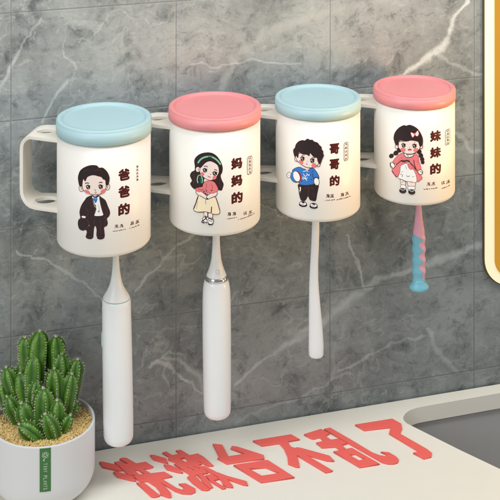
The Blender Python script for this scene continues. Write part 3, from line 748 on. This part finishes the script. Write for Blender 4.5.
# third: plain manual brush
c = CUPS[2]; a, b, k = brush_axis(c, 315.5, 200, 316.2, 357.8)
t3 = empty('manual_toothbrush', b); tag(t3, 'plain slim white manual toothbrush hanging below the third cup', 'toothbrush', 'toothbrushes hanging from the cups')
seq = smooth_seq([(200, 6.4, 0), (225, 7.4, 0), (245, 7.8, -.6), (265, 8.2, -1.6), (285, 9.4, -2.0), (305, 11.4, -1.4), (325, 13.4, -.6), (342, 14.8, -.1), (350, 15.2, 0)]) + arc_cap(360, 15.0, 0, 5)[1:]
bm = sweep([(t, rx, max(ry * .62, .0022) if rx > 0 else 0, ox) for t, rx, ry, ox in rows_px(seq, 200, 360, k)], 32, a, b)
link('handle', mesh_of(local(bm, t3)), M_white, t3)
head_and_bristles(c, a, t3, k)

# fourth: child's brush, pink with a blue wavy grip
c = CUPS[3]; a, b, k = brush_axis(c, 418.6, 190, 419, 291)
t4 = empty('manual_toothbrush', b); tag(t4, 'small pink and blue child toothbrush with wavy grip hanging below the fourth cup', 'toothbrush', 'toothbrushes hanging from the cups')
def kid(y, pink):
    base = [(190, 4.6), (207, 5.6), (216, 7.2), (226, 9.6), (234, 12.2), (245, 12.8), (282, 12.6), (288, 12.6)]
    for (y0, w0), (y1, w1) in zip(base, base[1:]):
        if y <= y1: w = w0 + (w1 - w0) * max(0, (y - y0)) / (y1 - y0); break
    if y > 234: w += 1.1 * math.cos((y - 239) / 11.2 * 2 * PI) * (1 if y < 280 else .2)
    return w
seq = [(190 + i * 1.2, kid(190 + i * 1.2, True), 0) for i in range(int(92 / 1.2))] + [(283.5, 0, 0)]
bm = sweep([(t, rx, ry * .8 if rx else 0, ox) for t, rx, ry, ox in rows_px(seq, 190, 293, k)], 40, a, b)
link('handle', mesh_of(local(bm, t4)), M_kpink, t4)
# blue grip: a wavy skin over the front and left of the handle
bm = bmesh.new(); rows = []
d = b - a
ys = [235 + i * .8 for i in range(int((283.2 - 235) / .8) + 1)]
for y in ys:
    w = kid(y, False) / 2 * k + .00022
    # right edge of the blue skin swings in and out
    er = -.10 + .62 * (.5 + .5 * math.cos((y - 239) / 11.2 * 2 * PI)) if y < 274 else .2 + (y - 274) / 8 * .8
    if y < 238: er = er - (238 - y) * .22
    a0 = math.acos(max(-1, min(1, er))); a1 = PI + .25
    row = []
    for q in range(17):
        th = a0 + (a1 - a0) * q / 16; p = a + d * ((y - 190) / 103) + RT * (w * math.cos(th)) - FW * (w * .8 * math.sin(th)); row.append(bm.verts.new(p))
    rows.append(row)
for u, w in zip(rows, rows[1:]):
    for q in range(16): bm.faces.new((u[q], u[q + 1], w[q + 1], w[q]))
bmesh.ops.recalc_face_normals(bm, faces=bm.faces)
link('grip', mesh_of(local(bm, t4)), M_kblue, t4)
seq = [(280.5, 0, 0), (280.8, 12.4, 0), (283, 13, 0), (285.5, 15.6, 0), (287.2, 19.2, 0), (288.6, 19.9, 0), (290, 19.6, 0), (291.2, 17.5, 0), (291.8, 13, 0), (292, 0, 0)]
bm = sweep([(t, rx, ry * .85, ox) for t, rx, ry, ox in rows_px(seq, 190, 293, k)], 40, a, b)
link('suction_foot', mesh_of(local(bm, t4)), M_kblue, t4)
head_and_bristles(c, a, t4, k)

# ------------------------------------------------------------------ POTTED CACTUS
M_pot = plain('matte_white_ceramic', srgb(226, 226, 228), .55, var=.015, scale=40, bump=.05, bscale=400)
pc = on_level(43.0, 489.0, 0); Dp = depth_of(pc); kp = mm_px(Dp)
Rp = 51.5 * kp; Hp = (489.0 - 418.5) * kp
if pc.y + Rp > -.003: pc.y = -.003 - Rp
plant = empty('potted_cactus', (pc.x, pc.y, 0)); tag(plant, 'clustered green cactus growing in yellow gravel in a round white pot on the counter', 'potted plant')
bm = bmesh.new(); rb = Rp * .48
wl = .0022
prof = [(0, 0.0), (Rp - rb, 0.0)] + [(Rp - rb + rb * math.sin(math.radians(t)) * 1.0 - .0008 * (1 - t / 90), rb - rb * math.cos(math.radians(t))) for t in range(8, 91, 8)] + \
       [(Rp, rb + .004), (Rp, Hp - .0014)] + arc(Rp - wl / 2, Hp - wl / 2, wl / 2, 0, 180, 6) + [(Rp - wl, Hp - .004), (Rp - wl, Hp - .012), (0, Hp - .013)]
lathe(bm, prof, 128)
pot = link('pot', mesh_of(bm), M_pot, plant)
# label strip follows the pot wall
def pot_prof(z):
    if z >= rb: return Rp
    return Rp - rb + math.sqrt(max(0, rb * rb - (rb - z) ** 2))
vdir = Vector((CAM.x - pc.x, CAM.y - pc.y)); vphi = math.atan2(vdir.x, -vdir.y)
phi0 = vphi + math.asin((45.0 - 43.0) / 51.5)
def pot_pt(u, z, off):
    r = pot_prof(z) + off; ph = phi0 + u / Rp; return (r * math.sin(ph), -r * math.cos(ph), z)
def z_of_row(y):   # height of a row on the pot's front
    return CAM.z - (y - HOR) / FPX * (Dp - Rp)
zl1 = z_of_row(448.0); zl0 = z_of_row(491.5); wlab = 10.6 * kp
bm = bmesh.new(); g = []
for i in range(25):
    z = zl0 + (zl1 - zl0) * i / 24; g.append([bm.verts.new(pot_pt(-wlab / 2 + wlab * j / 10, z, .0003)) for j in range(11)])
for i in range(24):
    for j in range(10): bm.faces.new((g[i][j], g[i][j + 1], g[i + 1][j + 1], g[i + 1][j]))
lab = link('label_strip', mesh_of(bm), plain('green_label', srgb(62, 118, 58), .5, var=.06, scale=150), pot)
M_lt = plain('label_ink', srgb(196, 214, 190), .5)
bm = bmesh.new()
def strip_put(vs, fs):
    vv = [bm.verts.new(pot_pt(u, z, .00042)) for u, z in vs]
    for f in fs:
        try: bm.faces.new([vv[i] for i in f])
        except ValueError: pass
zc = zl1 - wlab * 1.32
txt = 'TINY PLANTS'; zspan = (zc - zl0 - .0016); step = zspan / len(txt)
for i, ch in enumerate(txt):
    if ch == ' ': continue
    vs, fs, asp = glyph(ch, .004)
    hh = .0032; ww = min(hh * asp, step * .74)
    if ch == 'I': ww = .0006
    z_m = zc - step * (i + .5)
    strip_put([(v[1] * hh, z_m - v[0] * ww) for v in vs], fs)
zf = zl1 - wlab * .62      # small flower emblem
for i in range(6):
    t = 2 * PI * i / 6 + .3; ccx, ccz = .0019 * math.cos(t), zf + .0019 * math.sin(t)
    n = 10; ring = []; inner = []
    for q in range(n):
        s_ = 2 * PI * q / n; ring.append((ccx + .0011 * math.cos(s_), ccz + .0011 * math.sin(s_))); inner.append((ccx + .0007 * math.cos(s_), ccz + .0007 * math.sin(s_)))
    strip_put(ring + inner, [(q, (q + 1) % n, n + (q + 1) % n, n + q) for q in range(n)])
strip_put([(-.0021, zf - .0042), (-.0004, zf - .0030), (-.0009, zf - .0056)], [(0, 1, 2)])
link('emblem_and_lettering', mesh_of(bm), M_lt, lab, smooth=False)

# gravel
zs = Hp - .0055
def gravel_mat():
    m, nt, b = nt_mat('yellow_gravel'); N = nt.nodes; L = nt.links
    at = N.new('ShaderNodeAttribute'); at.attribute_name = 'tone'
    r = N.new('ShaderNodeValToRGB'); e = r.color_ramp.elements
    e[0].position = 0; e[0].color = (*srgb(150, 112, 62), 1); e[1].position = 1; e[1].color = (*srgb(240, 222, 168), 1)
    for p, c3 in ((.15, srgb(196, 156, 88)), (.5, srgb(222, 190, 118)), (.8, srgb(234, 208, 142))):
        x = e.new(p); x.color = (*c3, 1)
    L.new(at.outputs['Fac'], r.inputs[0]); L.new(r.outputs[0], b.inputs['Base Color']); b.inputs['Roughness'].default_value = .8
    return m
bm = bmesh.new(); ly = bm.verts.layers.float.new('tone')
lathe(bm, [(Rp - wl + .0003, zs - .001), (Rp * .6, zs + .0006), (0, zs + .001)], 48)
for v_ in bm.verts: v_[ly] = .35
t6 = bmesh.new(); bmesh.ops.create_icosphere(t6, subdivisions=1, radius=1); bv_ = [q.co.copy() for q in t6.verts]; t6.verts.index_update(); bf_ = [[q.index for q in f.verts] for f in t6.faces]; t6.free()
R_ = random.Random(11)
for i in range(5200):
    r = (Rp - wl - .0006) * math.sqrt(R_.random()); t = R_.random() * 2 * PI; s = R_.uniform(.00055, .00105)
    cz = zs + R_.uniform(-.0004, .0014); tone = min(1, max(0, R_.gauss(.76, .24)))
    q = Matrix.Rotation(R_.random() * 6, 3, (R_.random() + .01, R_.random(), R_.random())) @ Matrix.Diagonal((s, s * R_.uniform(.6, 1), s * R_.uniform(.6, 1)))
    vs = []
    for co in bv_:
        p = q @ co; vv = bm.verts.new((p.x + r * math.cos(t), p.y + r * math.sin(t), p.z + cz)); vv[ly] = tone; vs.append(vv)
    for f in bf_: bm.faces.new([vs[j] for j in f])
gr = link('gravel', mesh_of(bm), gravel_mat(), plant, smooth=False); gr['kind'] = 'stuff'

# cactus stems
def cactus_mat():
    m, nt, b = nt_mat('cactus_skin'); N = nt.nodes; L = nt.links
    at = N.new('ShaderNodeAttribute'); at.attribute_name = 'rib'
    tc = N.new('ShaderNodeTexCoord'); n = N.new('ShaderNodeTexNoise'); n.inputs['Scale'].default_value = 160; n.inputs['Detail'].default_value = 5; L.new(tc.outputs['Object'], n.inputs['Vector'])
    r = N.new('ShaderNodeValToRGB'); e = r.color_ramp.elements
    e[0].color = (*srgb(34, 62, 16), 1); e[1].color = (*srgb(148, 188, 72), 1); x = e.new(.55); x.color = (*srgb(72, 122, 30), 1)
    ad = N.new('ShaderNodeMath'); ad.operation = 'MULTIPLY_ADD'; L.new(n.outputs['Fac'], ad.inputs[0]); ad.inputs[1].default_value = .5; ad.inputs[2].default_value = -.25
    a2 = N.new('ShaderNodeMath'); a2.operation = 'ADD'; L.new(ad.outputs[0], a2.inputs[0]); L.new(at.outputs['Fac'], a2.inputs[1])
    L.new(a2.outputs[0], r.inputs[0]); L.new(r.outputs[0], b.inputs['Base Color']); b.inputs['Roughness'].default_value = .42
    return m
M_cac = cactus_mat(); M_areole = plain('areole_wool', srgb(226, 214, 200), .9, var=.1, scale=300); 
def stem(tip, base, wz, dz=0.0, seed=0):
    """tip/base in zoom coordinates of the plant close-up; wz its width there"""
    f = lambda p: (p[0] * .2304, 325 + p[1] * .2304)
    rr = random.Random(seed)
    B = on_level(*f(base), zs)
    # keep inside the pot
    dv = Vector((B.x - pc.x, B.y - pc.y)); lim = Rp - .012
    if dv.length > lim: dv = dv.normalized() * lim; B.x = pc.x + dv.x; B.y = pc.y + dv.y
    Db = depth_of(B); Tp = at_depth(*f(tip), Db + dz)
    B = B - Vector((0, 0, .003))
    R0 = wz * .2304 / 2 * mm_px(Db) * 1.36
    axis = Tp - B; Ln = axis.length; up = axis.normalized()
    ex = up.cross(Vector((0, 1, 0))); ex = ex.normalized() if ex.length > .01 else Vector((1, 0, 0)); ey = up.cross(ex).normalized()
    nr = rr.choice((5, 6, 6)); na = nr * 8; ph0 = rr.random() * 6
    bm = bmesh.new(); ly = bm.verts.layers.float.new('rib')
    rings = []; S_ = 30; tipr = R0 * 1.5
    bend = ex * (rr.uniform(-.06, .06) * Ln)
    def radius(s):
        x = s * Ln
        r = R0 * (.80 + .20 * min(1, x / (Ln * .3)))
        e = Ln - x
        if e < tipr: r *= math.sqrt(max(0, 1 - ((tipr - e) / tipr) ** 2.3))
        return r
    def centre(s): return B + axis * s + bend * math.sin(PI * s)
    def prof(th):
        cth = abs(math.cos(nr * (th - ph0) / 2)); return cth
    ss = [1 - (1 - i / S_) ** 1.5 for i in range(S_)] + [1]
    for s in ss[:-1]:
        r = radius(s); cc = centre(s); ring = []
        for q in range(na):
            th = 2 * PI * q / na; k_ = prof(th); w = r * (.78 + .22 * k_ ** .8) * (1 + .012 * math.sin(s * Ln / R0 * 7 + q))
            v_ = bm.verts.new(cc + ex * (w * math.cos(th)) + ey * (w * math.sin(th))); v_[ly] = .0 + .62 * k_ ** .9 + .1 * s - (.12 if k_ > .96 else 0); ring.append(v_)  # groove shade painted into the skin: colour darkens between the ribs
        rings.append(ring)
    tv = bm.verts.new(centre(1)); tv[ly] = .8
    for u, w in zip(rings, rings[1:]):
        for q in range(na): bm.faces.new((u[q], u[(q + 1) % na], w[(q + 1) % na], w[q]))
    for q in range(na): bm.faces.new((rings[-1][q], rings[-1][(q + 1) % na], tv))
    bm.faces.new(rings[0][::-1]); bmesh.ops.recalc_face_normals(bm, faces=bm.faces)
    bm.transform(Matrix.Translation(-Vector(plant.location)))
    st = link('stem', mesh_of(bm), M_cac, plant)
    # woolly areoles with short spines along each rib
    bm = bmesh.new()
    def areole(p, n_, sz):
        q = n_.to_track_quat('Z', 'Y').to_matrix()
        vs = [bm.verts.new(p + q @ Vector((co.x * sz, co.y * sz, co.z * sz * .6))) for co in bv_]
        for fc in bf_: bm.faces.new([vs[j] for j in fc])
        for _ in range(5):
            dr = (n_ + q @ Vector((rr.uniform(-1, 1), rr.uniform(-1, 1), 0))).normalized(); sd = dr.cross(Vector((.3, .5, .8))).normalized() * .00012; s2 = dr.cross(sd).normalized() * .00012
            tp = bm.verts.new(p + dr * rr.uniform(.0013, .0027)); b3 = [bm.verts.new(p + sd), bm.verts.new(p - sd * .5 + s2), bm.verts.new(p - sd * .5 - s2)]
            for j in range(3): bm.faces.new((b3[j], b3[(j + 1) % 3], tp))
    spacing = .0023; cnt = max(4, int(Ln / spacing))
    for r_i in range(nr):
        th = ph0 + 2 * PI * r_i / nr
        for j in range(1, cnt):
            s = (j + .5 * (r_i % 2) + rr.uniform(-.12, .12)) / cnt
            if s > .985 or s * Ln < .003: continue
            r = radius(s) * 1.0; n_ = (ex * math.cos(th) + ey * math.sin(th)); 
            e = (1 - s) * Ln
            if e < tipr: n_ = (n_ + up * (1 - e / tipr) * 1.3).normalized()
            areole(centre(s) + (ex * math.cos(th) + ey * math.sin(th)) * r, n_, rr.uniform(.0003, .0005))
    for j in range(7):
        areole(centre(1) + (ex * rr.uniform(-1, 1) + ey * rr.uniform(-1, 1)) * .0009, up, .0006)
    bm.transform(Matrix.Translation(-Vector(plant.location)))
    link('areoles', mesh_of(bm), M_areole, st, smooth=False)
STEMS = [((172, 28), (172, 385), 72), ((108, 54), (122, 380), 56), ((243, 50), (225, 380), 64), ((150, 132), (158, 405), 66), ((268, 124), (248, 395), 64),
         ((337, 150), (285, 395), 52), ((26, 185), (95, 395), 62), ((84, 210), (138, 400), 76), ((235, 190), (228, 420), 64), ((312, 212), (268, 415), 56),
         ((158, 240), (168, 425), 50), ((188, 274), (192, 452), 72), ((32, 310), (108, 425), 54), ((92, 340), (160, 455), 66), ((248, 328), (240, 455), 62),
         ((196, 388), (238, 486), 58), ((84, 432), (182, 492), 56), ((304, 392), (255, 462), 46), ((4, 250), (80, 400), 48), ((334, 332), (280, 410), 44), ((92, 160), (112, 385), 40)]
for i, (tp, bs, w) in enumerate(STEMS):
    dz = 0.0
    stem(tp, bs, w, dz, i + 1)

# ------------------------------------------------------------------ RED CHARACTERS lying on the counter
M_red = plain('coral_red_plastic', srgb(255, 112, 104), .5, var=.02, scale=50)
A_ = T(145, 435, .14); Z1 = T(95, 435, .13); Z2 = T(160, 430, .14); Z9 = T(190, 450, .12); DD = T(210, 425, .18); EE = T(280, 410, .18); Z3 = T(300, 415, .14); FF = T(350, 400, .18)
def ident(p): return p
CHARS = [
    ('leftmost flat red character with three slanted dots, on the counter beside the cactus pot', [
        [Z1([(32, 203), (60, 203), (170, 228), (208, 268), (178, 268), (60, 243)])],
        [Z1([(140, 280), (165, 278), (285, 312), (318, 348), (285, 345), (170, 316)])],
        [Z1([(318, 362), (380, 365), (500, 462), (465, 472), (435, 470)])],
        [[(119.4, 458.7), (121.7, 457.4), (126.2, 457.4), (136.3, 463), (145.7, 461.4), (153.5, 466.2), (150.3, 467.5), (142.5, 468.4), (150.9, 472.9), (164.3, 471.3), (172.5, 475.9), (164, 477.5), (161.5, 478.2),
          (176.5, 487.5), (182.1, 489.3), (184.2, 486.8), (178.6, 483.3), (185.6, 482.9), (195.4, 488.2), (195.6, 491.2), (191.2, 493.1), (182.1, 492.7), (175.1, 490.3), (157, 479.2), (164.6, 485.4), (170.9, 492.4), (171.6, 496.3), (168.8, 496.6), (160.4, 493.8), (159.7, 490.3), (155.5, 485.4), (147.8, 480.5),
          (140.5, 480.8), (133.4, 476), (136, 474.9), (128.5, 474), (114.2, 461.7), (119, 460.9), (126.2, 463.5), (128.4, 463.2)], Z1([(298, 264), (332, 263), (384, 296), (343, 301)])]]),
    ('dense flat red character on the counter under the second toothbrush, second from left', [
        [A_([(35, 140), (65, 140), (150, 165), (165, 195), (135, 192), (60, 170)])],
        [A_([(133, 208), (165, 208), (240, 235), (272, 265), (235, 262), (155, 240)])],
        [Z2([(15, 160), (42, 150), (88, 177), (148, 166), (184, 192), (138, 202), (210, 240), (150, 235), (95, 222), (58, 205), (62, 188)])],
        [Z2([(100, 240), (240, 215), (345, 302), (225, 320)]), Z2([(188, 262), (206, 259), (248, 284), (230, 287)]), Z2([(236, 254), (252, 251), (290, 273), (272, 276)])],
        [Z9([(0, 205), (42, 207), (118, 285), (168, 322), (142, 330), (100, 326), (20, 268), (-24, 222)])],
        [Z9([(62, 205), (100, 196), (136, 222), (192, 305), (165, 312), (110, 272), (92, 232)])],
        [Z9([(128, 208), (186, 196), (242, 236), (196, 250), (300, 312), (272, 318), (176, 258)])],
        [Z2([(112, 143), (148, 138), (212, 177), (268, 164), (312, 188), (382, 250), (345, 252), (318, 240), (298, 225), (255, 208), (300, 240), (262, 240), (205, 218)])],
        [Z9([(80, 132), (122, 130), (200, 168), (292, 218), (355, 288), (360, 305), (312, 302), (278, 286), (262, 250), (222, 212), (150, 172)])],
        [Z9([(230, 182), (312, 212), (472, 256), (484, 288), (446, 284), (296, 232)])]]),
    ('flat red character of an angled stroke above an open box, third from left', [
        [DD([(15, 102), (68, 108), (102, 172), (195, 158), (115, 128), (120, 115), (150, 118), (298, 165), (303, 185), (230, 192), (95, 212), (40, 182), (52, 175)])],
        [DD([(130, 220), (320, 192), (470, 288), (285, 315)]), DD([(215, 240), (310, 232), (388, 265), (288, 280)])]]),
    ('flat red character with a wide top bar and two diverging strokes, fourth from the left', [
        [[(252.8, 440.3), (291, 434), (299.8, 438.9), (287.5, 441), (291, 446.5), (296.6, 448), (296.2, 451.5), (299.2, 463), (299.6, 466.4), (296, 466.2), (288.3, 463.2), (287.4, 455.6), (283.8, 447.5), (279.3, 442.6), (262.2, 445.2)]],
        [EE([(88, 206), (110, 207), (275, 252), (302, 280), (262, 278), (125, 240), (92, 228)])],
        [[(295, 449.4), (303, 452.6), (332.9, 470.3), (325.9, 471.9), (296, 454)]]]),
    ('flat red character with a long hooked stroke beside a boxy stack, second from the sink', [
        [Z3([(28, 135), (150, 97), (212, 130), (185, 141), (196, 158), (222, 174), (275, 166), (338, 200), (298, 210), (326, 238), (284, 244), (255, 222), (158, 229), (115, 195), (172, 182), (140, 154), (100, 166), (78, 162)])],
        [[(333.3, 451.1), (351.8, 447.5), (379.7, 463.4), (359.9, 466.6)], Z3([(352, 282), (395, 273), (465, 312), (422, 322)])],
        [[(323.8, 428.6), (330.1, 427.3), (350, 438.7), (372.5, 452.2), (379.7, 454.9), (385.1, 455.8), (386.9, 454), (380.6, 451.3), (388.7, 451.8), (396, 456), (398.8, 459), (397.9, 461.8), (394, 463), (388, 463), (382.4, 461.6), (350, 443.4)]]]),
    ('simple flat red hook shaped character with two strokes, nearest the sink', [
        [FF([(28, 135), (235, 102), (285, 130), (290, 155), (278, 185), (430, 272), (455, 292), (452, 312), (410, 322), (350, 290), (385, 285), (370, 275), (217, 183), (225, 148), (80, 165)])]]),
]
TOPZ = .0018
for label, comps in CHARS:
    allp = [on_level(*p, TOPZ) for lp in comps for p in lp[0]]
    cx0 = sum(p.x for p in allp) / len(allp); cy0 = sum(p.y for p in allp) / len(allp)
    bm = bmesh.new()
    for i, loops in enumerate(comps):
        L2 = [[(on_level(*p, TOPZ).x - cx0, on_level(*p, TOPZ).y - cy0) for p in lp] for lp in loops]
        part = curve_mesh(L2, .0005, TOPZ - .00002 * i, .0003)
        me = mesh_of(part); 
        lo = min(v_.co.z for v_ in me.vertices)
        for v_ in me.vertices:
            if abs(v_.co.z - lo) < 1e-6: v_.co.z = .00008 + .00002 * i
        bm.from_mesh(me); bpy.data.meshes.remove(me)
    o = link('flat_character', mesh_of(bm), M_red, smooth=False); o.location = (cx0, cy0, 0)
    tag(o, label, 'lettering', 'red characters lying in a row on the counter')

# ------------------------------------------------------------------ LIGHT
w = bpy.data.worlds.new('World'); sc.world = w; w.use_nodes = True
bg = w.node_tree.nodes['Background']; bg.inputs[0].default_value = (.93, .97, 1.0, 1); bg.inputs[1].default_value = .25
def area(name, loc, target, sx_, sy_, power, colr):
    l = bpy.data.lights.new(name, 'AREA'); l.shape = 'RECTANGLE'; l.size = sx_; l.size_y = sy_; l.energy = power; l.color = colr
    o = bpy.data.objects.new(name, l); col.objects.link(o); o.location = loc
    o.rotation_euler = (Vector(target) - Vector(loc)).to_track_quat('-Z', 'Y').to_euler(); return o
area('key_lamp', (-1.10, -.95, 1.0), (.2, 0, .25), .8, .8, 9.6, (.98, .99, 1))
area('top_lamp', (.28, -.28, .78), (.30, -.0, .42), 1.2, .2, 4.5, (.97, .99, 1))
ml = area('mirror_lamp', (.86, -.42, .28), (.30, -.10, .375), .05, .14, .30, (1, .58, .18)); ml.data.spread = math.radians(46)
area('mirror_rim_lamp', (.64, -.06, .36), (.40, 0, .28), .03, .4, .22, (1, .78, .42))

# ------------------------------------------------------------------ CAMERA
cam = bpy.data.cameras.new('camera'); co = bpy.data.objects.new('camera', cam); col.objects.link(co)
cam.sensor_width = 36; cam.lens = FPX / 500 * 36; cam.shift_y = -(250 - HOR) / 500
cam.clip_start = .01; cam.clip_end = 50
co.matrix_world = Matrix(((RT.x, 0, -FW.x, CAM.x), (RT.y, 0, -FW.y, CAM.y), (0, 1, 0, CAM.z), (0, 0, 0, 1)))
sc.camera = co
sc.view_settings.view_transform = 'Standard'; sc.view_settings.look = 'None'; sc.view_settings.exposure = 0
sc.render.resolution_x = 1024; sc.render.resolution_y = 1024
